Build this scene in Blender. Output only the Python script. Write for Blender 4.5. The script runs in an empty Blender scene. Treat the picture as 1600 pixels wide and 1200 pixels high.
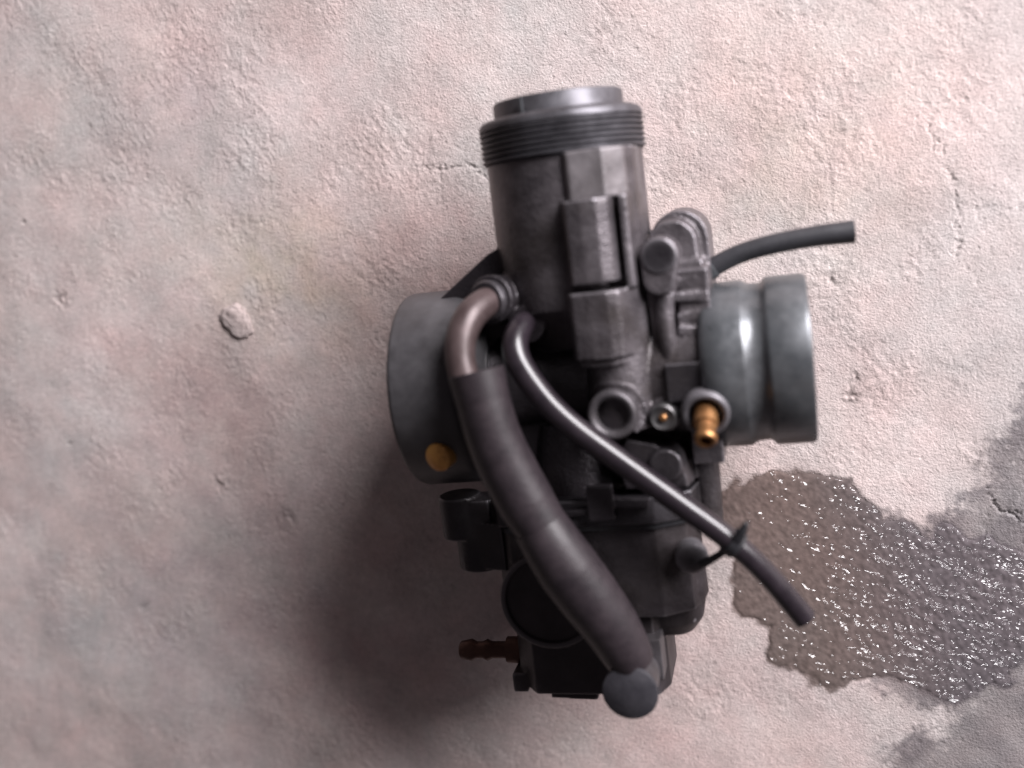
import bpy, bmesh, math, random
import numpy as np
from mathutils import Vector, Matrix, Euler

# ------------------------------------------------------------------ camera, world, lamps, exposure
S = bpy.context.scene
COL = S.collection
MM = 0.001

cam_data = bpy.data.cameras.new("camera")
cam = bpy.data.objects.new("camera", cam_data)
COL.objects.link(cam)
zc = Vector((-395.0, -310.0, 1537.0)).normalized()          # world up seen from the tilted phone
xc = (Vector((1, 0, 0)) - zc[0] * zc).normalized()
yc = zc.cross(xc)
M3 = Matrix((xc, yc, zc))
cam.matrix_world = Matrix.Translation((0, 0, 0.300)) @ M3.to_4x4()
cam_data.sensor_width = 36.0
cam_data.lens = 36.0 * 1537.0 / 1600.0
cam_data.clip_start = 0.01
cam_data.clip_end = 20.0
cam_data.dof.use_dof = True
cam_data.dof.focus_distance = 0.292
cam_data.dof.aperture_fstop = 5.0
S.camera = cam

world = bpy.data.worlds.new("World")
S.world = world
world.use_nodes = True
wn = world.node_tree
bg = wn.nodes["Background"]
tc = wn.nodes.new("ShaderNodeTexCoord")
sep = wn.nodes.new("ShaderNodeSeparateXYZ")
ramp = wn.nodes.new("ShaderNodeValToRGB")
wn.links.new(tc.outputs["Generated"], sep.inputs[0])
wn.links.new(sep.outputs["Z"], ramp.inputs[0])
wn.links.new(ramp.outputs[0], bg.inputs[0])
ramp.color_ramp.elements[0].position = 0.0
ramp.color_ramp.elements[0].color = (0.64, 0.51, 0.50, 1)
ramp.color_ramp.elements[1].position = 0.6
ramp.color_ramp.elements[1].color = (0.53, 0.455, 0.49, 1)
bg.inputs[1].default_value = 0.14


def area_lamp(name, pos, target, sx, sy, watts, colour):
    d = bpy.data.lights.new(name, "AREA")
    d.shape = "RECTANGLE"; d.size = sx; d.size_y = sy
    d.energy = watts; d.color = colour
    o = bpy.data.objects.new(name, d)
    COL.objects.link(o)
    o.location = pos
    o.rotation_euler = (Vector(target) - Vector(pos)).to_track_quat("-Z", "Y").to_euler()
    return o


# the open doorway the daylight comes in through, up and to the right of the floor
area_lamp("doorway_light", (0.58, 0.62, 0.435), (-0.04, -0.06, 0.0), 0.78, 0.42, 32.5, (1.0, 0.96, 0.985))

S.view_settings.view_transform = "Standard"
S.view_settings.look = "None"
S.view_settings.exposure = 0.0
S.view_settings.gamma = 1.0

rng = np.random.default_rng(7)
random.seed(7)

# ------------------------------------------------------------------ materials
def new_mat(name):
    m = bpy.data.materials.new(name)
    m.use_nodes = True
    return m, m.node_tree, m.node_tree.nodes["Principled BSDF"]


def N(nt, kind, **kw):
    n = nt.nodes.new(kind)
    for k, v in kw.items():
        if k in n.inputs.keys():
            n.inputs[k].default_value = v
        else:
            setattr(n, k, v)
    return n


def metal(name, dark, light, metallic, rough, bump=0.35, grain=900.0, grime=0.5, grime_col=(0.03, 0.024, 0.022), wear=0.0, painted_shade=False):
    """cast or machined surface: mottled oxide, grime patches, cast grain"""
    m, nt, b = new_mat(name)
    co = N(nt, "ShaderNodeTexCoord")
    n1 = N(nt, "ShaderNodeTexNoise", Scale=130.0, Detail=6.0, Roughness=0.65)
    n2 = N(nt, "ShaderNodeTexNoise", Scale=45.0, Detail=5.0, Roughness=0.6)
    n3 = N(nt, "ShaderNodeTexNoise", Scale=grain, Detail=3.0, Roughness=0.6)
    for n in (n1, n2, n3):
        nt.links.new(co.outputs["Object"], n.inputs["Vector"])
    r1 = N(nt, "ShaderNodeValToRGB")
    r1.color_ramp.elements[0].position = 0.34; r1.color_ramp.elements[0].color = (*dark, 1)
    r1.color_ramp.elements[1].position = 0.68; r1.color_ramp.elements[1].color = (*light, 1)
    nt.links.new(n1.outputs[0], r1.inputs[0])
    r2 = N(nt, "ShaderNodeMapRange")
    r2.inputs[1].default_value = 0.48; r2.inputs[2].default_value = 0.68
    r2.inputs[3].default_value = 0.0; r2.inputs[4].default_value = grime
    nt.links.new(n2.outputs[0], r2.inputs[0])
    mx = N(nt, "ShaderNodeMix", data_type="RGBA")
    nt.links.new(r2.outputs[0], mx.inputs[0])
    nt.links.new(r1.outputs[0], mx.inputs[6])
    mx.inputs[7].default_value = (*grime_col, 1)
    col = mx.outputs[2]
    if wear:                                   # edges rubbed bright
        ge = N(nt, "ShaderNodeNewGeometry")
        wr = N(nt, "ShaderNodeMapRange")
        wr.inputs[1].default_value = 0.515; wr.inputs[2].default_value = 0.60
        wr.inputs[3].default_value = 0.0; wr.inputs[4].default_value = wear
        nt.links.new(ge.outputs["Pointiness"], wr.inputs[0])
        wx = N(nt, "ShaderNodeMix", data_type="RGBA")
        nt.links.new(wr.outputs[0], wx.inputs[0]); nt.links.new(col, wx.inputs[6])
        wx.inputs[7].default_value = (0.42, 0.40, 0.43, 1)
        col = wx.outputs[2]
        cr = N(nt, "ShaderNodeMapRange")       # colour darkened in the concave corners
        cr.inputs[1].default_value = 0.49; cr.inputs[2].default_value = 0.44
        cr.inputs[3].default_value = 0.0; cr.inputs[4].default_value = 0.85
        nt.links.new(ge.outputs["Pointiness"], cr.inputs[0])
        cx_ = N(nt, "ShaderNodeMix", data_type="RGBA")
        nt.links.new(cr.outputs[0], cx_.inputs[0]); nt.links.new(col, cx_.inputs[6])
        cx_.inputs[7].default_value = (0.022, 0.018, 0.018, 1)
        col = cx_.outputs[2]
    if painted_shade:                                    # shade painted into the colour over the lower, left half of the casting
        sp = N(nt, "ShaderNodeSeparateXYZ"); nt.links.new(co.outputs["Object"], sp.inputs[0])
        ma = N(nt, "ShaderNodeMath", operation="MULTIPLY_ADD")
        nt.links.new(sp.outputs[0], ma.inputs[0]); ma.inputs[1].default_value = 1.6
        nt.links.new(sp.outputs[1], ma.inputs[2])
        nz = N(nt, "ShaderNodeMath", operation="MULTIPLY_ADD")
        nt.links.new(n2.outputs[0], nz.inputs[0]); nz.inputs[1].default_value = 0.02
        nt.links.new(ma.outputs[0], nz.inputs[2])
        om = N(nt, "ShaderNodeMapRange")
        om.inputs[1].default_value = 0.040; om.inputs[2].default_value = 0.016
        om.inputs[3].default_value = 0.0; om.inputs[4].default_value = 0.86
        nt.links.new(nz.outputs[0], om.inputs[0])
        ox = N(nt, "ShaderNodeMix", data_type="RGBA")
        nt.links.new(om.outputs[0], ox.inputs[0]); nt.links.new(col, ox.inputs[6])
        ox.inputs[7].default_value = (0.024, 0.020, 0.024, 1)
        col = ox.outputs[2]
    nt.links.new(col, b.inputs["Base Color"])
    mt = N(nt, "ShaderNodeMapRange")
    mt.inputs[3].default_value = metallic; mt.inputs[4].default_value = metallic * 0.5
    nt.links.new(r2.outputs[0], mt.inputs[0])
    nt.links.new(mt.outputs[0], b.inputs["Metallic"])
    rr = N(nt, "ShaderNodeMapRange")
    rr.inputs[1].default_value = 0.3; rr.inputs[2].default_value = 0.7
    rr.inputs[3].default_value = max(0.05, rough - 0.08); rr.inputs[4].default_value = rough + 0.12
    nt.links.new(n1.outputs[0], rr.inputs[0])
    nt.links.new(rr.outputs[0], b.inputs["Roughness"])
    bp = N(nt, "ShaderNodeBump", Strength=bump, Distance=0.0003)
    nt.links.new(n3.outputs[0], bp.inputs["Height"])
    nt.links.new(bp.outputs[0], b.inputs["Normal"])
    return m


M_cast = metal("cast_metal", (0.072, 0.064, 0.070), (0.15, 0.135, 0.145), 0.55, 0.36, 0.85, grime=0.85, wear=0.8, painted_shade=True)
M_union = metal("union_cast_metal", (0.06, 0.055, 0.06), (0.12, 0.11, 0.118), 0.5, 0.42, 0.3)
M_pad = metal("lit_cast_metal", (0.15, 0.138, 0.145), (0.25, 0.23, 0.24), 0.4, 0.42, 0.4, grime=0.5, wear=0.5)  # lighter copy of the cast metal, the light on the pad painted in
M_dark = metal("stained_cast_metal", (0.021, 0.0185, 0.022), (0.044, 0.040, 0.045), 0.45, 0.42, 0.5, wear=0.45)
M_bowl = metal("bowl_cast_metal", (0.022, 0.018, 0.020), (0.045, 0.038, 0.042), 0.4, 0.45, 0.35, wear=0.45)
M_mach = metal("machined_grey_metal", (0.085, 0.092, 0.100), (0.145, 0.152, 0.162), 0.45, 0.32, 0.15, 500.0, 0.35)
M_mouth = metal("dull_grey_metal", (0.052, 0.050, 0.054), (0.090, 0.086, 0.092), 0.25, 0.46, 0.1, 500.0, 0.4)
M_thread = metal("thread_metal", (0.055, 0.053, 0.060), (0.12, 0.117, 0.13), 0.6, 0.42, 0.1, 500.0, 0.5)
M_brass = metal("brass", (0.20, 0.09, 0.035), (0.46, 0.24, 0.10), 0.75, 0.36, 0.15, 700.0, 0.75, (0.06, 0.03, 0.015))
M_brassb = metal("brightened_brass", (0.55, 0.25, 0.06), (0.85, 0.46, 0.13), 0.35, 0.30, 0.1, 700.0, 0.2)  # light put into the brass colour, as its screw lies in shade
M_brassd = metal("tarnished_brass", (0.05, 0.024, 0.02), (0.10, 0.05, 0.038), 0.7, 0.45, 0.2, 700.0, 0.4)
M_steel = metal("screw_steel", (0.077, 0.077, 0.081), (0.154, 0.147, 0.147), 0.8, 0.38, 0.15)
M_pipe = metal("brown_elbow_metal", (0.050, 0.034, 0.034), (0.088, 0.062, 0.062), 0.3, 0.40, 0.08, 500.0, 0.3)


def rubber(name, dark, light, rough, bump=0.15, coat=0.0):
    m, nt, b = new_mat(name)
    co = N(nt, "ShaderNodeTexCoord")
    n1 = N(nt, "ShaderNodeTexNoise", Scale=160.0, Detail=7.0, Roughness=0.7)
    n2 = N(nt, "ShaderNodeTexNoise", Scale=1400.0, Detail=2.0)
    nt.links.new(co.outputs["Object"], n1.inputs["Vector"])
    nt.links.new(co.outputs["Object"], n2.inputs["Vector"])
    r = N(nt, "ShaderNodeValToRGB")
    r.color_ramp.elements[0].position = 0.35; r.color_ramp.elements[0].color = (*dark, 1)
    r.color_ramp.elements[1].position = 0.7; r.color_ramp.elements[1].color = (*light, 1)
    nt.links.new(n1.outputs[0], r.inputs[0])
    nt.links.new(r.outputs[0], b.inputs["Base Color"])
    rr = N(nt, "ShaderNodeMapRange")
    rr.inputs[3].default_value = rough - 0.06; rr.inputs[4].default_value = rough + 0.1
    nt.links.new(n1.outputs[0], rr.inputs[0])
    nt.links.new(rr.outputs[0], b.inputs["Roughness"])
    bp = N(nt, "ShaderNodeBump", Strength=bump, Distance=0.0002)
    nt.links.new(n2.outputs[0], bp.inputs["Height"])
    nt.links.new(bp.outputs[0], b.inputs["Normal"])
    if coat:
        b.inputs["Coat Weight"].default_value = coat
        b.inputs["Coat Roughness"].default_value = 0.2
    return m


M_hose = rubber("fuel_hose_rubber", (0.013, 0.0095, 0.012), (0.031, 0.023, 0.027), 0.45, 0.3)
M_thin = rubber("thin_hose_rubber", (0.012, 0.009, 0.012), (0.024, 0.018, 0.023), 0.28, 0.02, 0.2)
M_vent = rubber("vent_hose_rubber", (0.022, 0.022, 0.026), (0.042, 0.042, 0.048), 0.5)
M_black = rubber("black_plastic", (0.012, 0.012, 0.015), (0.025, 0.025, 0.028), 0.4)
M_cap = rubber("dull_cap", (0.020, 0.019, 0.024), (0.042, 0.040, 0.047), 0.5, 0.3)
M_hole = rubber("dark_hole", (0.01, 0.01, 0.012), (0.016, 0.016, 0.018), 0.7)  # near-black colour for the bottom of the port


def concrete(name, wetfilm=False):
    m, nt, b = new_mat(name)
    co = N(nt, "ShaderNodeTexCoord")
    at = N(nt, "ShaderNodeAttribute", attribute_name="tone")
    n1 = N(nt, "ShaderNodeTexNoise", Scale=420.0, Detail=6.0, Roughness=0.7)
    n2 = N(nt, "ShaderNodeTexNoise", Scale=1500.0, Detail=3.0, Roughness=0.6)
    n3 = N(nt, "ShaderNodeTexNoise", Scale=14.0, Detail=4.0, Roughness=0.6)
    for n in (n1, n2, n3):
        nt.links.new(co.outputs["Object"], n.inputs["Vector"])
    r = N(nt, "ShaderNodeMapRange")
    r.inputs[1].default_value = 0.3; r.inputs[2].default_value = 0.7
    r.inputs[3].default_value = 0.88; r.inputs[4].default_value = 1.12
    nt.links.new(n1.outputs[0], r.inputs[0])
    mul = N(nt, "ShaderNodeMix", data_type="RGBA", blend_type="MULTIPLY")
    mul.inputs[0].default_value = 1.0
    nt.links.new(at.outputs["Color"], mul.inputs[6])
    nt.links.new(r.outputs[0], mul.inputs[7])
    tint = N(nt, "ShaderNodeValToRGB")
    tint.color_ramp.elements[0].position = 0.35; tint.color_ramp.elements[0].color = (1.04, 0.985, 0.97, 1)
    tint.color_ramp.elements[1].position = 0.65; tint.color_ramp.elements[1].color = (0.97, 1.0, 1.01, 1)
    nt.links.new(n3.outputs[0], tint.inputs[0])
    mul2 = N(nt, "ShaderNodeMix", data_type="RGBA", blend_type="MULTIPLY")
    mul2.inputs[0].default_value = 1.0
    nt.links.new(mul.outputs[2], mul2.inputs[6])
    nt.links.new(tint.outputs[0], mul2.inputs[7])
    nt.links.new(mul2.outputs[2], b.inputs["Base Color"])
    if wetfilm:
        b.inputs["Roughness"].default_value = 0.5
        b.inputs["Specular IOR Level"].default_value = 0.2
        b.inputs["Coat Weight"].default_value = 1.0
        b.inputs["Coat IOR"].default_value = 1.5
        b.inputs["Coat Roughness"].default_value = 0.055
    else:
        wet = N(nt, "ShaderNodeMapRange")
        wet.inputs[3].default_value = 0.9; wet.inputs[4].default_value = 0.34
        nt.links.new(at.outputs["Alpha"], wet.inputs[0])
        nt.links.new(wet.outputs[0], b.inputs["Roughness"])
    bp = N(nt, "ShaderNodeBump", Strength=0.10 if wetfilm else 0.9, Distance=0.0003)
    if wetfilm:
        # the skin of the liquid: nearly still at the left, drawn out in ripples over the sand at the right
        mp = N(nt, "ShaderNodeMapping"); mp.inputs["Rotation"].default_value = (0, 0, math.radians(52))
        mp.inputs["Scale"].default_value = (0.6, 1.0, 1.0)
        nt.links.new(co.outputs["Object"], mp.inputs["Vector"])
        sx = N(nt, "ShaderNodeSeparateXYZ"); nt.links.new(co.outputs["Object"], sx.inputs[0])
        clump = N(nt, "ShaderNodeTexNoise", Scale=85.0, Detail=4.0, Roughness=0.65)
        nt.links.new(co.outputs["Object"], clump.inputs["Vector"])
        cm = N(nt, "ShaderNodeMapRange"); cm.inputs[1].default_value = 0.36; cm.inputs[2].default_value = 0.64
        cm.inputs[3].default_value = 0.5; cm.inputs[4].default_value = 1.2
        nt.links.new(clump.outputs[0], cm.inputs[0])
        fine = N(nt, "ShaderNodeTexNoise", Scale=400.0, Detail=2.0, Roughness=0.5)
        nt.links.new(mp.outputs[0], fine.inputs["Vector"])
        gx_ = N(nt, "ShaderNodeMapRange"); gx_.inputs[1].default_value = -0.005; gx_.inputs[2].default_value = 0.055
        gx_.inputs[3].default_value = 0.80; gx_.inputs[4].default_value = 2.5
        nt.links.new(sx.outputs[0], gx_.inputs[0])
        m1 = N(nt, "ShaderNodeMath", operation="MULTIPLY"); nt.links.new(cm.outputs[0], m1.inputs[0]); nt.links.new(gx_.outputs[0], m1.inputs[1])
        ce = N(nt, "ShaderNodeMath", operation="SUBTRACT"); nt.links.new(fine.outputs[0], ce.inputs[0]); ce.inputs[1].default_value = 0.5
        m2 = N(nt, "ShaderNodeMath", operation="MULTIPLY"); nt.links.new(ce.outputs[0], m2.inputs[0]); nt.links.new(m1.outputs[0], m2.inputs[1])
        mpb = N(nt, "ShaderNodeMapping"); mpb.inputs["Rotation"].default_value = (0, 0, math.radians(50))
        mpb.inputs["Scale"].default_value = (0.5, 1.0, 1.0)
        nt.links.new(co.outputs["Object"], mpb.inputs["Vector"])
        big_r = N(nt, "ShaderNodeTexNoise", Scale=210.0, Detail=2.0, Roughness=0.55, Distortion=0.6)
        nt.links.new(mpb.outputs[0], big_r.inputs["Vector"])
        gr = N(nt, "ShaderNodeMapRange"); gr.inputs[1].default_value = 0.012; gr.inputs[2].default_value = 0.045
        gr.inputs[3].default_value = 0.0; gr.inputs[4].default_value = 3.0
        nt.links.new(sx.outputs[0], gr.inputs[0])
        m3 = N(nt, "ShaderNodeMath", operation="MULTIPLY"); nt.links.new(big_r.outputs[0], m3.inputs[0]); nt.links.new(gr.outputs[0], m3.inputs[1])
        m4 = N(nt, "ShaderNodeMath", operation="ADD"); nt.links.new(m2.outputs[0], m4.inputs[0]); nt.links.new(m3.outputs[0], m4.inputs[1])
        m2 = m4
        bp2 = N(nt, "ShaderNodeBump", Strength=1.0, Distance=0.0026)
        nt.links.new(m2.outputs[0], bp2.inputs["Height"])
        nt.links.new(bp2.outputs[0], b.inputs["Coat Normal"])
        nt.links.new(n2.outputs[0], bp.inputs["Height"])
    else:
        nt.links.new(n2.outputs[0], bp.inputs["Height"])
    nt.links.new(bp.outputs[0], b.inputs["Normal"])
    return m


M_ground = concrete("dry_concrete")
M_film = concrete("liquid_film", True)

# ------------------------------------------------------------------ mesh helpers (lengths in millimetres)
class MB:
    def __init__(self):
        self.v = []; self.f = []

    def add(self, vs, fs, mat=None):
        o = len(self.v)
        for p in vs:
            p = Vector(p)
            self.v.append(mat @ p if mat is not None else p)
        self.f += [tuple(i + o for i in f) for f in fs]
        return self

    def box(self, c, s, rot=(0, 0, 0)):
        m = Matrix.Translation(c) @ Euler([math.radians(a) for a in rot]).to_matrix().to_4x4()
        x, y, z = s[0] / 2, s[1] / 2, s[2] / 2
        vs = [(a * x, b * y, d * z) for d in (-1, 1) for a, b in ((-1, -1), (1, -1), (1, 1), (-1, 1))]
        return self.add(vs, [(0, 3, 2, 1), (4, 5, 6, 7), (0, 1, 5, 4), (1, 2, 6, 5), (2, 3, 7, 6), (3, 0, 4, 7)], m)

    def lathe(self, prof, origin, axis, n=64, closed=True):
        """prof: (along, radius) pairs; revolved round axis through origin"""
        q = Vector(axis).normalized().to_track_quat("Z", "Y").to_matrix().to_4x4()
        m = Matrix.Translation(origin) @ q
        vs = []; fs = []
        for a, r in prof:
            for k in range(n):
                t = 2 * math.pi * k / n
                vs.append((max(r, 0.001) * math.cos(t), max(r, 0.001) * math.sin(t), a))
        for i in range(len(prof) - 1):
            for k in range(n):
                k2 = (k + 1) % n
                fs.append((i * n + k, i * n + k2, (i + 1) * n + k2, (i + 1) * n + k))
        if closed:
            fs.append(tuple(range(n))[::-1])
            fs.append(tuple((len(prof) - 1) * n + k for k in range(n)))
        return self.add(vs, fs, m)

    def cyl(self, c, axis, r, a0, a1, n=48, r2=None):
        return self.lathe([(a0, r), (a1, r if r2 is None else r2)], c, axis, n)

    def prism(self, poly, axis, a0, a1, top=1.0, centre=None):
        """poly in the two other coordinates; axis 'u', 'v' or 'w'; top scales the a1 end"""
        if centre is None:
            centre = (sum(p[0] for p in poly) / len(poly), sum(p[1] for p in poly) / len(poly))
        def P3(p, a):
            return {"u": (a, p[0], p[1]), "v": (p[0], a, p[1]), "w": (p[0], p[1], a)}[axis]
        n = len(poly)
        tp = [(centre[0] + (p[0] - centre[0]) * top, centre[1] + (p[1] - centre[1]) * top) for p in poly]
        vs = [P3(p, a0) for p in poly] + [P3(p, a1) for p in tp]
        fs = [tuple(range(n))[::-1], tuple(range(n, 2 * n))]
        fs += [(i, (i + 1) % n, n + (i + 1) % n, n + i) for i in range(n)]
        return self.add(vs, fs)

    def tube(self, pts, radii, n=28, sub=10, caps=True, squash=None):
        P, R = spline(pts, radii, sub)
        vs = []; fs = []
        t = (P[1] - P[0]).normalized()
        side = t.cross(Vector((0, 0, 1)))
        if side.length < 1e-3: side = t.cross(Vector((1, 0, 0)))
        side.normalize()
        for i, p in enumerate(P):
            t = (P[min(i + 1, len(P) - 1)] - P[max(i - 1, 0)]).normalized()
            side = (side - side.dot(t) * t).normalized()
            up = side.cross(t)
            for k in range(n):
                a = 2 * math.pi * k / n
                vs.append(p + R[i] * (math.cos(a) * side + math.sin(a) * up))
        for i in range(len(P) - 1):
            for k in range(n):
                k2 = (k + 1) % n
                fs.append((i * n + k, i * n + k2, (i + 1) * n + k2, (i + 1) * n + k))
        if caps:
            fs.append(tuple(range(n))[::-1])
            fs.append(tuple((len(P) - 1) * n + k for k in range(n)))
        return self.add(vs, fs)

    def build(self, name, mat, parent=None, remesh=None, smooth_it=3, bevel=None, angle=35):
        me = bpy.data.meshes.new(name)
        me.from_pydata([tuple(p * MM) for p in self.v], [], self.f)
        bm = bmesh.new(); bm.from_mesh(me)
        bmesh.ops.recalc_face_normals(bm, faces=bm.faces)
        bm.to_mesh(me); bm.free()
        o = bpy.data.objects.new(name, me)
        COL.objects.link(o)
        if remesh or bevel:
            if bevel:
                md = o.modifiers.new("b", "BEVEL"); md.width = bevel * MM; md.segments = 3; md.limit_method = "ANGLE"
                md.angle_limit = math.radians(30)
            if remesh:
                md = o.modifiers.new("r", "REMESH"); md.mode = "VOXEL"; md.voxel_size = remesh * MM
                md = o.modifiers.new("s", "SMOOTH"); md.factor = 0.6; md.iterations = smooth_it
            dg = bpy.context.evaluated_depsgraph_get()
            ev = o.evaluated_get(dg)
            nm = bpy.data.meshes.new_from_object(ev)
            nm.name = name
            o.modifiers.clear()
            o.data = nm
            bpy.data.meshes.remove(me)
            me = nm
        me.materials.clear()
        me.materials.append(mat)
        me.polygons.foreach_set("use_smooth", [True] * len(me.polygons))
        if not remesh:
            me.set_sharp_from_angle(angle=math.radians(angle))
        me.update()
        if parent is not None:
            o.parent = parent
        return o


def spline(pts, radii, sub):
    pts = [Vector(p) for p in pts]
    if not hasattr(radii, "__len__"): radii = [radii] * len(pts)
    P = [2 * pts[0] - pts[1]] + pts + [2 * pts[-1] - pts[-2]]
    out = []; R = []
    for i in range(1, len(P) - 2):
        for k in range(sub):
            t = k / sub
            a, b, c, d = P[i - 1], P[i], P[i + 1], P[i + 2]
            out.append(0.5 * ((2 * b) + (c - a) * t + (2 * a - 5 * b + 4 * c - d) * t * t + (3 * b - a - 3 * c + d) * t ** 3))
            R.append(radii[i - 1] * (1 - t) + radii[i] * t)
    out.append(pts[-1]); R.append(radii[-1])
    return out, R


def pill(cx, cy, r, x2, y2, r2, n=14):
    """outline round two circles (polygon in two coordinates)"""
    a = math.atan2(y2 - cy, x2 - cx)
    pts = []
    for k in range(n + 1):
        t = a + math.pi / 2 + math.pi * k / n
        pts.append((cx + r * math.cos(t), cy + r * math.sin(t)))
    for k in range(n + 1):
        t = a - math.pi / 2 + math.pi * k / n
        pts.append((x2 + r2 * math.cos(t), y2 + r2 * math.sin(t)))
    return pts


# ------------------------------------------------------------------ ground: one sheet, real relief where it is seen close
STEP = 0.4
gx = np.arange(-335, 125 + .1, STEP); gy = np.arange(-265, 85 + .1, STEP)
nx, ny = len(gx), len(gy)
FX = np.fft.fftfreq(nx)[None, :] / STEP
FY = np.fft.fftfreq(ny)[:, None] / STEP


def noise(lo, hi, ang=0.0, stretch=1.0):
    """band-passed noise between wavelengths lo and hi (mm), drawn out along ang (degrees)"""
    w = np.fft.fft2(rng.standard_normal((ny, nx)))
    c, s = math.cos(math.radians(ang)), math.sin(math.radians(ang))
    fu = (FX * c + FY * s) * stretch; fv = -FX * s + FY * c
    f = np.sqrt(fu ** 2 + fv ** 2)
    band = np.exp(-(f * lo) ** 2) * (1 - np.exp(-(f * hi) ** 2))
    a = np.real(np.fft.ifft2(w * band))
    return a / a.std()


def fractal(lo, hi, beta, ang=0.0, stretch=1.0):
    """noise whose strength grows with wavelength^beta between lo and hi (mm)"""
    w = np.fft.fft2(rng.standard_normal((ny, nx)))
    c, s = math.cos(math.radians(ang)), math.sin(math.radians(ang))
    fu = (FX * c + FY * s) * stretch; fv = -FX * s + FY * c
    f = np.sqrt(fu ** 2 + fv ** 2) + 1e-9
    a = np.real(np.fft.ifft2(w * f ** -beta * np.exp(-(f * lo) ** 2) * (1 - np.exp(-(f * hi) ** 4))))
    return a / a.std()


def sstep(a, b, x):
    t = np.clip((x - a) / (b - a), 0, 1)
    return t * t * (3 - 2 * t)


X, Y = np.meshgrid(gx, gy)


def line_dist(pts, X=None, Y=None):
    X = globals()["X"] if X is None else X; Y = globals()["Y"] if Y is None else Y
    d = np.full(X.shape, 1e9)
    for (x0, y0), (x1, y1) in zip(pts[:-1], pts[1:]):
        dx, dy = x1 - x0, y1 - y0
        t = np.clip(((X - x0) * dx + (Y - y0) * dy) / (dx * dx + dy * dy), 0, 1)
        d = np.minimum(d, np.hypot(X - x0 - t * dx, Y - y0 - t * dy))
    return d


def inside(pts):
    r = np.zeros(X.shape, bool)
    for (x0, y0), (x1, y1) in zip(pts, pts[1:] + pts[:1]):
        if y0 == y1: continue
        c = ((Y < y0) != (Y < y1)) & (X < (x1 - x0) * (Y - y0) / (y1 - y0) + x0)
        r ^= c
    return r


def signed(pts):
    d = line_dist(pts + pts[:1])
    return np.where(inside(pts), d, -d)


def spot(x, y, r):
    return np.exp(-((X - x) ** 2 + (Y - y) ** 2) / (r * r))


warp = noise(2, 14)
big = noise(45, 300); mid = noise(14, 70)
rough_mask = sstep(-0.9, 1.3, noise(25, 120) + 1.3 * (spot(15, 20, 45) + spot(-190, 30, 60) + spot(-115, -20, 35)) - 0.4)
dash = noise(0.75, 3.0, -52, 1.9)
dash2 = noise(1.2, 5.0, -48, 1.9)
grain = noise(0.5, 1.6)
fr = fractal(0.3, 12, 1.15)
fr2 = fractal(0.3, 6, 0.9, -52, 1.8)
amp = 0.35 + 1.0 * sstep(-1.4, 1.8, fractal(3, 60, 1.6) + 1.1 * (rough_mask - 0.5))
height = 0.16 * big + 0.05 * mid
height += 0.025 * amp * fr + 0.033 * amp * rough_mask * fr2 + 0.015 * amp * fr2
height += 0.017 * grain
pits = sstep(1.5, 3.0, dash2 + 0.8 * fr2 * rough_mask)
height -= 0.13 * pits
rare = sstep(3.4, 4.2, noise(1.1, 6, -50, 1.6))
height -= 0.35 * rare

cracks = [
    ([(51.6, -3.5), (58, -6), (66, -5), (76, -9)], 0.2, 0.22),
    ([(70.4, -91.3), (67, -98), (68, -104)], 0.22, 0.3),
    ([(-100.4, 4.7), (-97, 0), (-98, -6)], 0.25, 0.25),
    ([(41.1, 17.7), (45.1, 13.0), (46.9, 7.8), (50.2, 3.5), (51.6, -3.5), (52.5, -10.5), (53.5, -18.5), (56.8, -22.0), (60.6, -27.3)], 0.22, 0.35),
    ([(66.6, -86.8), (70.4, -91.3), (74.0, -93.0), (79.4, -96.4), (95, -101)], 0.35, 0.6),
    ([(-106.7, 6.9), (-100.4, 4.7), (-93.1, 5.1), (-88.9, 6.2), (-83.7, 3.9), (-78, 4.5)], 0.30, 0.35),
]
crackmask = np.zeros(X.shape)
wob = noise(1.5, 6) * 0.9
cwx = 0.75 * fractal(0.8, 12, 1.4); cwy = 0.75 * fractal(0.8, 12, 1.4)
for pts, wdt, dep in cracks:
    dd = line_dist(pts, X + cwx, Y + cwy)      # the crack wanders as it is drawn through warped coordinates
    g = np.exp(-(dd / (wdt * np.clip(1 + 0.5 * wob, 0.15, 2))) ** 2)
    crackmask = np.maximum(crackmask, g)
    height -= dep * g
dents = [(27.8, -61.2, 2.6), (28.3, -55.4, 1.5), (20.2, -26.4, 1.8), (-241.6, -39.8, 3.2), (-182.2, -103.6, 3.0),
         (-156.7, -114.5, 2.2), (-243.8, -92.3, 1.6), (-217.5, -154.8, 1.7), (-254, -12.9, 0.8)]
dentmask = np.zeros(X.shape)
for x, y, r in dents:
    dentmask = np.maximum(dentmask, spot(x, y, r) * sstep(-0.8, 0.8, warp))
height -= 0.5 * dentmask

PUD = [(-9.9, -93.7), (-4.3, -88.1), (5.1, -84.4), (12.7, -84.8), (22.1, -86.8), (29.4, -86.6), (37.2, -94.0), (42.9, -97.6), (50.4, -101.9),
       (54.0, -103.0), (57.2, -99.3), (68.2, -100.5), (78.0, -106.9), (83.5, -117.6), (83.0, -133.0), (76.8, -146.9), (63.6, -154.4),
       (50.3, -148.6), (33.6, -151.8), (26.3, -156.5), (21.3, -154.5), (19.1, -149.3), (9.1, -145.1), (3.7, -134.9), (-2.5, -129.0),
       (-4.7, -122.8), (-3.1, -114.1), (-5.5, -105.9)]
DAMP = [(80.4, -54.7), (70.9, -68.3), (64.7, -74.4), (66.5, -85.8), (54.0, -95.4), (48.5, -106.8), (40.4, -150.6), (44, -155.0), (58.4, -157.2),
        (64.8, -159.5), (60.1, -165.5), (46.2, -171.5), (45.5, -186.5), (46, -300), (160, -300), (160, -50)]
pud_sd = signed(PUD) + 1.3 * fractal(1.6, 30, 1.7)
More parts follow.
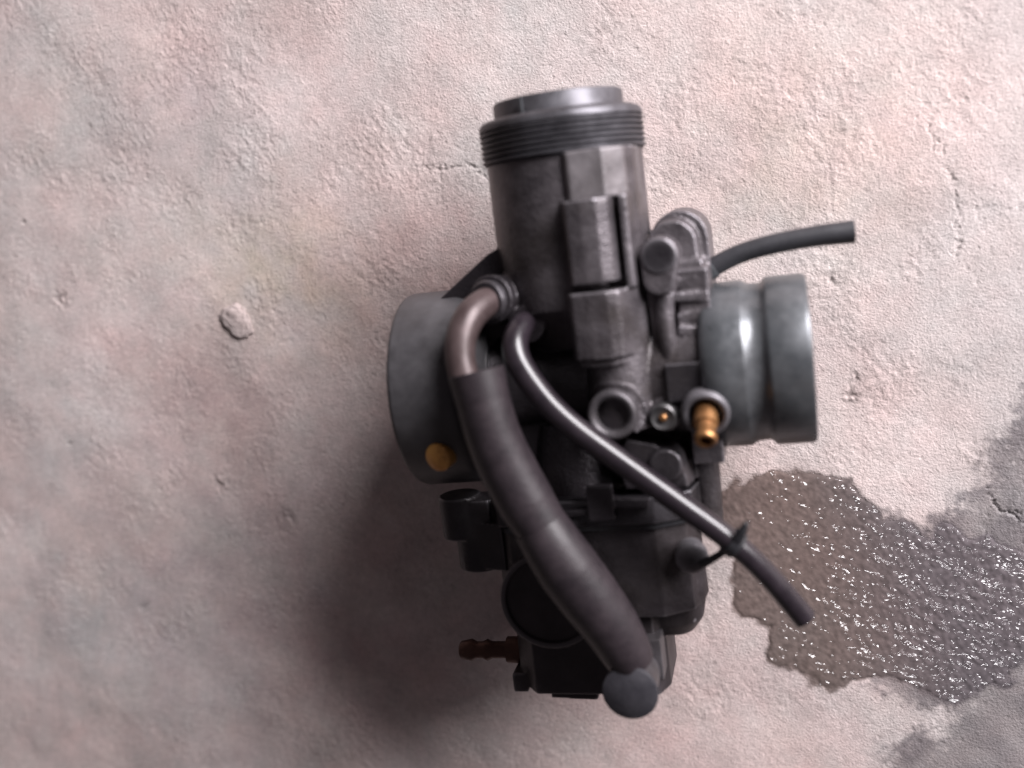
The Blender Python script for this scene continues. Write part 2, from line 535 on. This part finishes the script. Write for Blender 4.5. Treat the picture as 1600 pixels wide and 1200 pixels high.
damp_sd = signed(DAMP) + 1.2 * warp + 1.0 * mid
wetzone = sstep(-1.6, 0.3, pud_sd)
damp = np.maximum(sstep(-4, 6.0, damp_sd) * 0.75, wetzone)
dampstain = sstep(-4.5, 4.5, damp_sd + 2.0 * fractal(2, 30, 1.3))
# the soaked zone is rough, with ripples that grow to the right
ripple = noise(1.6, 6.5, -55, 1.5)
right = sstep(15, 62, X + 0.25 * (Y + 120))
height = height * (1 - 0.5 * wetzone) + wetzone * (0.01 + 0.035 * right) * ripple

base = np.array([0.535, 0.458, 0.440])
fleck = noise(0.5, 1.4)
var = 1 + 0.03 * big + 0.025 * mid + 0.028 * dash + 0.035 * fleck + 0.14 * sstep(2.2, 3.4, noise(0.6, 2.5)) - 0.16 * sstep(2.3, 3.4, noise(0.7, 3.0, -50, 1.7))
var -= 0.16 * pits + 0.30 * rare * 0.6 + 0.22 * crackmask + 0.42 * dentmask
var -= 0.05 * rough_mask
tone = np.ones((ny, nx, 4))
pink = fractal(4, 160, 1.2)[..., None] * np.array([0.012, -0.008, -0.008])
tone[..., :3] = base * var[..., None] * (1 + pink)
blotch = fractal(2, 120, 1.1)[..., None]
tone[..., :3] *= 1 + 0.035 * blotch
TAN = np.array([-0.04, -0.05, -0.13]); ROSE = np.array([-0.02, -0.075, -0.07]); MAUVE = np.array([-0.10, -0.13, -0.11]); COOL = np.array([-0.05, 0.0, 0.01])
irregular = (1 + 0.45 * np.clip(fractal(4, 60, 1.5), -2, 2))
for tx, ty, tr, tcl in [(-167, -26, 26, TAN), (-142, -34, 24, TAN), (-185, -70, 38, ROSE), (-112, -44, 34, ROSE), (-105, -14, 24, ROSE),
                        (-235, 25, 38, COOL), (-195, -150, 75, MAUVE), (-120, -150, 60, MAUVE), (-185, 32, 26, MAUVE), (10, 8, 32, TAN * 0.7),
                        (-250, -90, 45, COOL), (-20, -160, 50, ROSE), (-240, -170, 40, COOL * 1.5)]:
    tone[..., :3] *= 1 + (spot(tx, ty, tr) * irregular)[..., None] * tcl * 0.5
greyish = sstep(30, 75, X)[..., None]
tone[..., :3] = tone[..., :3] * (1 - 0.5 * greyish) + 0.5 * greyish * (np.array([0.45, 0.43, 0.425]) * var[..., None])
stain = dampstain[..., None]
tone[..., :3] *= 1 - stain * np.array([0.62, 0.62, 0.60]) * (0.85 + 0.15 * np.clip(mid, -1, 1)[..., None])
wz = wetzone[..., None]
tone[..., :3] = tone[..., :3] * (1 - wz) + wz * (np.array([0.160, 0.123, 0.112]) * (1 - right[..., None]) + np.array([0.125, 0.110, 0.118]) * right[..., None]) * (1 + 0.12 * np.clip(dash2, -2, 2))[..., None]
tone[..., :3] = np.clip(tone[..., :3], 0.01, 0.9)
tone[..., 3] = np.clip(damp, 0, 1)

edge = np.minimum.reduce([sstep(gx[0], gx[0] + 25, X), sstep(-gx[-1], -gx[-1] + 12, -X), sstep(gy[0], gy[0] + 20, Y), sstep(-gy[-1], -gy[-1] + 12, -Y)])
height *= edge
# settle the sheet so that the mean under the carburettor is zero
height -= height[(np.abs(X + 50) < 60) & (np.abs(Y + 60) < 60)].mean() * edge
tone_far = np.array([*(base * 0.97), 0.0])
tone = tone * edge[..., None] + tone_far * (1 - edge[..., None])

far = np.array([40, 120, 300, 700, 1500, 3000.0])
ax = np.concatenate([gx[0] - far[::-1], gx, gx[-1] + far])
ay = np.concatenate([gy[0] - far[::-1], gy, gy[-1] + far])
pad = len(far)
Hf = np.pad(height, pad)
Tf = np.pad(tone, ((pad, pad), (pad, pad), (0, 0)), mode="edge")


def grid_mesh(name, xs, ys, Z, T, mat, keep=None):
    n, m = len(xs), len(ys)
    XX, YY = np.meshgrid(xs, ys)
    co = np.stack([XX, YY, Z], -1).reshape(-1, 3) * MM
    idx = np.arange(n * m).reshape(m, n)
    q = np.stack([idx[:-1, :-1], idx[:-1, 1:], idx[1:, 1:], idx[1:, :-1]], -1).reshape(-1, 4)
    tcol = T.reshape(-1, 4)
    if keep is not None:
        ok = keep.reshape(-1)
        q = q[ok[q].all(1)]
        used = np.unique(q)
        remap = np.zeros(n * m, int); remap[used] = np.arange(len(used))
        co = co[used]; q = remap[q]; tcol = tcol[used]
    me = bpy.data.meshes.new(name)
    me.vertices.add(len(co)); me.vertices.foreach_set("co", co.astype(np.float32).ravel())
    me.loops.add(q.size); me.loops.foreach_set("vertex_index", q.astype(np.int32).ravel())
    me.polygons.add(len(q)); me.polygons.foreach_set("loop_start", np.arange(0, q.size, 4, dtype=np.int32))
    me.update(calc_edges=True)
    me.polygons.foreach_set("use_smooth", np.ones(len(q), bool))
    a = me.attributes.new("tone", "FLOAT_COLOR", "POINT")
    a.data.foreach_set("color", tcol.astype(np.float32).ravel())
    me.materials.append(mat)
    o = bpy.data.objects.new(name, me)
    COL.objects.link(o)
    return o


ground = grid_mesh("ground", ax, ay, Hf, Tf, M_ground)
ground["kind"] = "structure"
ground["label"] = "rough pale pinkish concrete floor with pits and hairline cracks"

# the liquid: its skin follows the soaked concrete, thicker inwards, and dives under the ground at its rim
k0x, k1x = int((-18 - gx[0]) / STEP), int((92 - gx[0]) / STEP)
k0y, k1y = int((-164 - gy[0]) / STEP), int((-78 - gy[0]) / STEP)
sl = (slice(k0y, k1y), slice(k0x, k1x))
film = -0.10 + 0.30 * sstep(-0.8, 1.8, pud_sd)
level = height + film
puddle = grid_mesh("puddle", gx[k0x:k1x], gy[k0y:k1y], level[sl], tone[sl], M_film, (film > -0.085)[sl])
puddle["label"] = "dark wet puddle glinting on the concrete, right of the carburetor"
puddle["category"] = "puddle"


def ground_z(x, y):
    return float(height[int(round((y - gy[0]) / STEP)), int(round((x - gx[0]) / STEP))])


def crumb(name, x, y, r, sq, label, mat, seed):
    rs = random.Random(seed)
    bm = bmesh.new()
    bmesh.ops.create_icosphere(bm, subdivisions=5, radius=1.0)
    from mathutils import noise as mno
    dirs = [(Vector((rs.gauss(0, 1), rs.gauss(0, 1), rs.gauss(0, 1))).normalized(), rs.uniform(-.22, .25)) for _ in range(26)]
    for v in bm.verts:
        d = v.co.normalized()
        s = 1 + sum(a * max(0, d.dot(q)) ** 7 for q, a in dirs) + 0.16 * mno.fractal(d * 2.3 + Vector((seed, 0, 0)), 0.8, 2.1, 6)
        v.co = Vector((d.x * sq[0], d.y * sq[1], d.z * sq[2])) * s * r * MM
    me = bpy.data.meshes.new(name); bm.to_mesh(me); bm.free()
    me.polygons.foreach_set("use_smooth", [True] * len(me.polygons))
    a = me.attributes.new("tone", "FLOAT_COLOR", "POINT")
    a.data.foreach_set("color", np.tile(np.array([0.44, 0.375, 0.36, 0.0], np.float32), len(me.vertices)))
    me.materials.append(mat)
    o = bpy.data.objects.new(name, me); COL.objects.link(o)
    o.location = (x * MM, y * MM, (ground_z(x, y) + r * sq[2] * 0.15) * MM)
    o.rotation_euler = (0, 0, math.radians(-40))
    o["label"] = label; o["category"] = "pebble"
    return o


crumb("pebble", -172.3, -44.9, 5.2, (1.15, 1.0, 0.22), "small pale lump of mortar stuck to the floor left of the carburetor", M_ground, 3)

# ------------------------------------------------------------------ the carburettor
# own frame: u along the air passage (to the engine spigot), v up the slide barrel, w away from the floor; origin on the floor
Z0 = 42.5
CARB = bpy.data.objects.new("carburetor", None)
COL.objects.link(CARB)
CARB.location = (-46.84 * MM, -50.91 * MM, 0)
CARB.scale = (0.956, 0.956, 0.956)
CARB.rotation_euler = (0, 0, math.radians(7.37))
CARB["label"] = "dirty motorcycle carburetor with rubber hoses lying on its side on the concrete"
CARB["category"] = "carburetor"
AX = bpy.data.objects.new  # noqa


def part(mb, name, mat, parent=None, **kw):
    """shapes are given round the axes of the bore; lift them by Z0 on to the floor"""
    for i, p in enumerate(mb.v):
        mb.v[i] = Vector((p.x, p.y, p.z + Z0))
    return mb.build(name, mat, parent or CARB, **kw)


V = (0, 1, 0); U = (1, 0, 0); Wd = (0, 0, 1)
BU = 3.2   # the barrel's centre in u

# --- body casting
b = MB()
b.cyl((BU, 0, 0), V, 21.3, 21, 61.5, 72)
b.lathe([(10, 14), (21.5, 21.3)], (BU, 0, 0), V, 72)
b.lathe([(-26, 15), (-14, 13), (6, 13), (14, 18), (38, 19)], (0, 0, 0), U, 64)
# pad under the thread
# flank along the right side of the column
b.prism([(15, 0), (15, 18), (21.0, 18.5), (23.6, 14), (24.4, 4), (24.0, -4), (15, -8)], "v", -4, 61)
# upper half-round boss with its side rib
b.prism([(5.2, 8), (5.2, 22.6), (6.6, 25.2), (10.5, 25.8), (14.5, 25.6), (17.2, 23.8), (18.2, 20.5), (18.4, 8)], "v", 27.6, 48.8)
b.prism([(19.6, 6), (19.8, 22.0), (21.8, 21.5), (22.8, 12), (22.8, 6)], "v", 25.5, 49.0)
# middle boss
b.prism([(4.3, 5), (4.3, 23.2), (5.8, 25.6), (10, 26.4), (15.0, 26.4), (17.9, 25.3), (19.6, 22.0), (23.2, 15.5), (24.2, 5)], "v", 8.4, 25.6)
b.prism([(5.2, 5), (5.6, 22.8), (9, 24.8), (15, 24.8), (18.5, 22.2), (22.4, 14.5), (23, 5)], "v", 6.2, 9.0)
# column under it
b.cyl((14.4, 0, 14.2), V, 8.8, -12, 9, 40)
b.prism([(13, 10), (23.2, 9), (23.6, 2), (22.8, -4), (18.5, -14), (10, -15)], "w", 0, 15.5, 0.93)
# collar of metal round the port, run into the column
b.lathe([(8, 8.4), (22, 8.2), (24.2, 7.6), (24.3, 4.6), (14, 4.4), (8, 4.4)], (12.9, -6.4, 0), Wd, 40, closed=False)
# lower centre mass and bridge to the bowl flange
b.prism([(-23, 10), (22, 8), (24, -6), (30, -20), (31, -30), (-26, -31), (-28, -16)], "w", -15, 6.0, 0.94)
b.prism([(14, -14), (22, -16), (30, -21), (31.5, -30), (12, -30), (10, -20)], "w", 5, 18, 0.86)
b.cyl((24.5, -22.5, 0), Wd, 5.2, 8, 19.2, 32, 4.4)
b.cyl((-2, -24, 0), V, 15.0, -8, 12, 40, 11.0)
# web from the mouth up to the barrel
b.prism([(-36.5, 22), (-36.0, 26.5), (-19.5, 38.0), (-15, 40), (-8, 20), (-28, 8)], "w", -12, 9, 0.95)
b.lathe([(-36, 25.2), (-30, 22.0), (-23, 15.5), (-16, 13)], (0, 0, 0), U, 64)
# sockets where the two pipes leave the body
b.cyl((-15.2, 24.8, 8), (-0.25, 0.1, 1), 6.6, 0, 10.5, 36)
b.cyl((-8.0, 18.0, 10), (-0.1, 0.0, 1), 5.0, 0, 8, 32)
# flange on the engine side with its rough ribs
b.prism(pill(32.4, 35.8, 7.7, 33.4, -6, 6.6), "w", -16, 5.0, 0.98)
b.prism(pill(31.0, 34.8, 6.6, 33.0, 18, 5.0), "w", 4, 11.0, 0.95)
b.box((35.5, 2, 0), (8, 52, 28))
for k, (vv, ww) in enumerate([(25, 14.2), (20.5, 14.9), (16.2, 14.3), (11.8, 15.2)]):
    b.box((34.6, vv, ww - 4), (8.5, 2.4, 8), (6 * (-1) ** k, 8, 5 * (-1) ** k))
b.box((34.0, 18, 6), (9, 24, 12))
# block and round bosses under it
b.cyl((35.9, -8.9, 0), Wd, 6.6, 0, 15.5, 36, 6.0)
b.cyl((25.4, -9.0, 0), Wd, 4.8, 4, 18.5, 32, 4.4)
# half-round leg down the right flank
b.lathe([(-44, 3.9), (-21, 4.3), (-12, 4.6)], (33.2, 0, 2), V, 32)
# added, unseen lugs that lift the thing so its shadow falls further off
b.cyl((4, 38, 0), Wd, 6.5, -42.6, -10, 28, 10.5)
b.box((6, 8, -22), (30, 34, 22))
b.cyl((24, -8, 0), Wd, 7.0, -42.6, -10, 28, 10.0)
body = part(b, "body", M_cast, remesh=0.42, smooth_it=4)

b = MB(); b.prism([(7.0, 8), (7.0, 22.0), (8.2, 22.9), (17.0, 22.7), (21.6, 18.0), (24.4, 8)], "v", 48.6, 61.0)
part(b, "barrel_pad", M_pad, remesh=0.4, smooth_it=3)

# block C, darker
b = MB(); b.box((31.6, -0.4, 12.5), (9.2, 10.0, 15.0), (0, 0, 0)); b.box((29.4, -7.2, 8), (9, 6, 12))
part(b, "choke_block", M_dark, remesh=0.4, smooth_it=3)

# ring boss with its blind hole, on the lower end of the column
b = MB()
b.lathe([(-14, 6.6), (-1.0, 6.6), (-0.2, 6.2), (0.0, 5.6), (-0.2, 4.9), (-1.0, 4.3), (-10, 4.1), (-10, 0.0)], (12.8, -6.7, 25.4), Wd, 48)
rb = part(b, "ring_boss", M_union, angle=60)
b = MB(); b.cyl((12.8, -6.7, 25.4), Wd, 4.05, -9.6, -7.5, 32)
part(b, "plug", M_hole, rb)

# lever cap: the round head with its tail
b = MB()
b.prism(pill(28.2, 32.4, 5.4, 27.4, 26, 4.4), "w", 2, 19.0, 0.90, (28.2, 31))
b.prism([(22.6, 31), (33.2, 31), (31.4, 24), (29.6, 18), (29.8, 4), (23.4, 4), (23.4, 16), (22.6, 24)], "w", 4, 15.5, 0.80)
b.tube([(30.0, 27, 14.5), (28.3, 20.5, 15.4), (27.8, 13, 15.8), (28.2, 2.8, 15.6)], [2.6, 2.5, 2.4, 2.2], 16, 6)
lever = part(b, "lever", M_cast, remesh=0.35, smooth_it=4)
b = MB(); b.lathe([(0, 4.6), (0.9, 4.5), (1.3, 4.1), (1.4, 3.4), (1.1, 0.2)], (28.2, 32.4, 18.2), Wd, 40)
part(b, "lever_cap", M_dark, lever)

# --- slide barrel mouth: thread, rim and liner
prof = [(60.6, 20.8), (60.8, 21.9)]
for k in range(6):
    a = 61.0 + k * 1.42
    prof += [(a, 21.55), (a + 0.42, 22.35), (a + 0.98, 22.4), (a + 1.40, 21.55)]
prof += [(69.7, 22.3), (71.0, 22.2), (71.9, 21.4), (72.3, 20.3), (72.3, 16.0)]
b = MB(); b.lathe(prof, (BU, 0, 0), V, 96, closed=False)
th = part(b, "threaded_collar", M_thread, angle=50)
b = MB(); b.lathe([(62, 17.6), (76.4, 17.6), (76.9, 17.2), (76.9, 16.2), (76.4, 15.8), (40, 15.8), (40, 0)], (BU - 0.1, 0, 0), V, 96, closed=False)
ln = part(b, "inner_sleeve", M_thread, angle=50)
b = MB(); b.box((-3.0, 74.6, 17.35), (0.5, 4.4, 0.5), (0, -20, 0))
part(b, "index_mark", M_mach, ln)

# --- air mouth on the left
b = MB()
b.lathe([(-22, 18.0), (-26.5, 25.6), (-28, 27.6), (-30, 28.2), (-45.8, 28.3), (-46.9, 27.9), (-47.3, 27.0), (-46.8, 26.2), (-40, 24.5), (-22, 17), (-22, 0)],
        (0, 0, 0), U, 96, closed=False)
part(b, "air_mouth", M_mouth, angle=50)

# --- engine spigot on the right
b = MB()
b.lathe([(36, 20.5), (37.4, 22.3), (42, 22.5), (46.6, 22.5), (47.2, 22.3), (48.6, 21.4), (51.6, 21.2), (52.4, 21.6), (53.0, 22.4), (53.8, 22.7),
         (62.6, 22.7), (63.5, 22.4), (63.8, 21.6), (63.3, 20.6), (50, 18.5), (40, 17), (40, 0)], (0, 0, 0), U, 96, closed=False)
part(b, "engine_spigot", M_mach, angle=50)

# --- float bowl
b = MB()
b.prism([(-25, -24), (-27, -11), (-27, 12), (-22, 17), (20, 17), (28, 12), (31, 0), (28, -11), (22, -24)], "v", -66, -38, 0.97)
b.prism([(-24, -20), (-26.5, -10), (-26.5, 6), (-20, 14), (16, 14), (18.6, 8), (18.6, -10), (16, -20)], "v", -90.5, -64, 0.985)
b.lathe([(-9, 7), (-5, 9.5), (3, 10.5), (12, 10), (20, 6)], (20, -66, 2), (0.08, 1, 0), 40)
b.box((-26, -89.0, 3), (4.6, 6, 14))
b.box((-9.6, -91.2, 4), (14, 5, 14), (0, 0, -3))
b.cyl((-11.5, -59.5, 0), Wd, 14.4, 5, 18.6, 56, 13.8)
b.cyl((-3, -68, 0), Wd, 8.0, -42.6, -5, 28, 13.0)  # added lug, lifting the bowl and its shadow off the floor
bowl = part(b, "float_bowl", M_bowl, remesh=0.45, smooth_it=4)
b = MB()
ring = [(-11.5 + 13.3 * math.cos(t), -59.5 + 13.3 * math.sin(t), 19.0) for t in np.linspace(0, 2 * math.pi, 40)]
b.tube(ring, 0.9, 12, 2)
part(b, "bowl_rim", M_bowl, bowl)

# flange between body and bowl
b = MB()
b.prism([(-29, -12), (-30, 6), (-24, 16.5), (-10, 19), (20, 19), (30, 14), (32.5, 2), (30, -12)], "v", -38.5, -31)
b.cyl((-37.5, 0, 8), V, 6.2, -43, -30.5, 32)
b.box((-32, -37, 8), (9, 11, 10))
b.cyl((-33.5, 0, 6.5), V, 6.8, -53, -42, 32)
b.prism([(-36, 0), (-36, 12), (-24, 15), (-22, 0)], "v", -52, -38)
fl = part(b, "bowl_flange", M_dark, remesh=0.4, smooth_it=3)
b = MB()
b.box((6.4, -31.4, 20.2), (7.0, 9.5, 3.2)); b.box((14.2, -31.8, 19.8), (10.5, 2.6, 2.2), (0, 0, -4)); b.box((0, -34.0, 19.4), (7.5, 2.0, 2.0), (0, 0, 3))
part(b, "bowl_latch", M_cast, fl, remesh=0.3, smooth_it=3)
# gasket line and body ledge, two thin plates
b = MB(); b.prism([(-28, -11), (-28, 8), (-22, 17.3), (20, 17.6), (29, 12.8), (31, -11)], "v", -40.2, -38.7)
part(b, "gasket", M_black)

# bowl screws
for (x, y, z, r) in [(28.3, -47.5, 14.0, 4.4)]:
    b = MB()
    b.lathe([(0, r * .8), (3, r), (5.6, r), (6.4, r * .75), (6.5, 0.1)], (x, y, z), (0.15, -0.15, 1), 28)
    part(b, "bowl_screw", M_dark, bevel=None)

# small slotted screw with a brass middle
b = MB(); b.lathe([(-4, 3.6), (0, 3.7), (0.6, 3.5), (0.9, 3.0), (0.5, 2.2), (0.3, 0.1)], (25.4, -9.0, 20.8), Wd, 36)
sc = part(b, "adjusting_screw", M_steel, angle=50)
b = MB(); b.lathe([(0, 1.0), (0.8, 1.0), (1.2, 0.6), (1.3, 0.05)], (25.4, -9.0, 21.0), Wd, 16)
part(b, "screw_tip", M_brass, sc)

# brass nozzle in its round boss
b = MB(); b.lathe([(-12, 6.5), (-0.6, 6.2), (0, 5.7), (0.1, 4.9), (-0.5, 4.2), (-2.6, 4.0), (-2.6, 0.1)], (36.3, -8.9, 22.6), (0.0, -0.25, 1), 40)
nb = part(b, "nozzle_boss", M_dark, angle=50)
b = MB(); b.lathe([(-3, 3.1), (2.4, 3.1), (2.8, 2.5), (5.6, 2.45), (6.3, 2.9), (7.4, 2.9), (7.9, 2.5), (7.9, 1.6), (3.0, 1.5), (3.0, 0.05)], (36.3, -9.6, 22.6), (0.0, -0.62, 0.9), 32, closed=False)
part(b, "brass_nozzle", M_brass, nb, angle=40)

# brass screw on the mouth, half under the hose
b = MB()
b.lathe([(-6, 3.8), (0, 4.0), (1.4, 4.0), (2.0, 3.5), (2.1, 0.05)], (-35.4, -14.6, 24.6), (-0.25, -0.1, 1), 32)
bs = part(b, "brass_screw", M_brassb, angle=50)

# drain nipple at the bowl's foot
b = MB()
b.lathe([(-26, 4.0), (-31, 4.0), (-31.2, 2.6), (-36, 2.6), (-37.5, 3.3), (-39, 2.6), (-41, 2.6), (-42.5, 3.4), (-45.8, 2.8), (-46.3, 2.2), (-46.3, 0.1)][::-1],
        (0, -82.4, 1.5), (1, 0, 0), 32)
part(b, "drain_nipple", M_brassd, angle=50)

# --- fuel pipe and thick hose
b = MB(); b.lathe([(0, 5.6), (1.5, 5.7), (2.3, 5.2), (2.4, 4.0)], (-17.8, 25.4, 17.4), (-0.35, 0.05, 1), 40)
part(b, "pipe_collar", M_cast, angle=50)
b = MB()
b.tube([(-17.2, 25.2, 15), (-18.8, 25.0, 20.5), (-21.4, 22.6, 25.5), (-23.4, 18.2, 29.0), (-24.0, 12.5, 31.0), (-23.0, 6.0, 32.2), (-21.5, 0, 32.6)],
       [4.1, 4.1, 4.2, 4.1, 4.0, 4.0, 4.0], 32, 10)
part(b, "fuel_elbow", M_pipe)

hp = [(-19.8, 9.0, 32.4), (-18.8, 1.5, 33.0), (-17.3, -8, 32.8), (-14.9, -17, 31.8), (-11.4, -26.5, 31.0), (-7.8, -34.5, 30.6)]
b = MB(); b.tube(hp, [7.5, 7.1, 7.2, 7.5, 7.6, 6.9], 40, 12)
hs = part(b, "fuel_hose", M_hose, angle=50)
b = MB(); b.tube([(-8.6, -33.0, 30.8), (-6.0, -38.8, 30.4), (-2.6, -46, 29.6), (1.8, -54.5, 28.2), (6.4, -63.5, 26.6), (9.4, -71.5, 25.0), (10.6, -75.5, 24.2)],
                 [7.2, 7.9, 8.4, 8.3, 7.7, 7.0, 6.3], 40, 12)
part(b, "lower_hose_sleeve", M_hose, hs, angle=50)

# bottom union with the round cap that faces up
b = MB()
b.lathe([(2, 6.6), (27.0, 6.9), (29.3, 7.2), (30.2, 6.9), (30.5, 6.2), (30.4, 0.1)], (10.4, -81.2, 0), Wd, 56)
un = part(b, "bottom_union", M_union, angle=45)
b = MB(); b.lathe([(0, 7.5), (1.0, 7.5), (1.3, 7.1), (1.35, 0.1)], (10.4, -81.2, 29.4), Wd, 56)
part(b, "union_cap", M_cap, un, angle=45)
b = MB(); b.cyl((10.4, -81.2, 22), (0, 1, 0.15), 5.2, 0, 8)
b.box((14.5, -78, 8), (7, 12, 20))
part(b, "union_neck", M_union, un, remesh=0.4)

# --- thin overflow hose
tp = [(-8.6, 19.0, 14), (-9.6, 17.8, 20.5), (-10.4, 14.6, 25.0), (-9.6, 10.0, 27.4), (-6.6, 4.2, 28.2), (-2.2, -2.4, 28.2), (4.6, -9.8, 28.0), (15.6, -19.4, 28.0),
      (27.8, -30.0, 27.6), (40.2, -41.4, 26.4), (48.4, -51.6, 24.4), (56.6, -64.6, 22.0)]
b = MB(); b.tube(tp, [3.3, 3.4, 3.5, 3.5, 3.4, 3.3, 3.2, 3.1, 3.05, 3.0, 3.0, 3.1], 28, 12)
part(b, "overflow_hose", M_thin)
# its clip: band round the hose, one ear up, the strap back to the bowl screw
b = MB()
cx, cy, cz = 40.6, -41.8, 26.3
d = Vector((48.4 - 27.8, -51.6 + 30.0, 24.4 - 27.6)).normalized()
b.lathe([(-1.6, 3.3), (-1.5, 3.8), (1.5, 3.8), (1.6, 3.3)], (cx, cy, cz), d, 32)
b.tube([(cx + 1.0, cy + 1.6, cz + 2.5), (cx + 2.6, cy + 4.0, cz + 3.0), (cx + 3.9, cy + 6.4, cz + 3.4)], [1.4, 1.2, 0.7], 12, 4)
b.tube([(cx - 0.5, cy - 1.5, cz - 2.6), (cx - 4.5, cy - 4.6, cz - 3.4), (31.5, -49.6, 20.5)], [1.2, 1.0, 1.3], 12, 5)
part(b, "hose_clip", M_black, remesh=0.28, smooth_it=2)

# --- vent hose at the upper right
b = MB()
pts = [(33.0, 22.6, 0.5), (39.6, 26.4, 0.5), (47, 29.4, 0.5), (55.2, 31.0, 0.4), (66, 31.9, 0.2), (76.8, 32.0, 0.0)]
P, R = spline(pts, [2.55, 2.6, 2.6, 2.65, 2.75, 3.0], 8)
b.tube(pts, [2.55, 2.6, 2.6, 2.65, 2.75, 3.0], 28, 8)
part(b, "vent_hose", M_vent)
b = MB(); b.lathe([(0, 2.9), (2.2, 2.9), (2.4, 2.4)], (38.6, 25.8, 0.5), (0.85, 0.45, 0), 24)
part(b, "hose_nipple", M_mach)
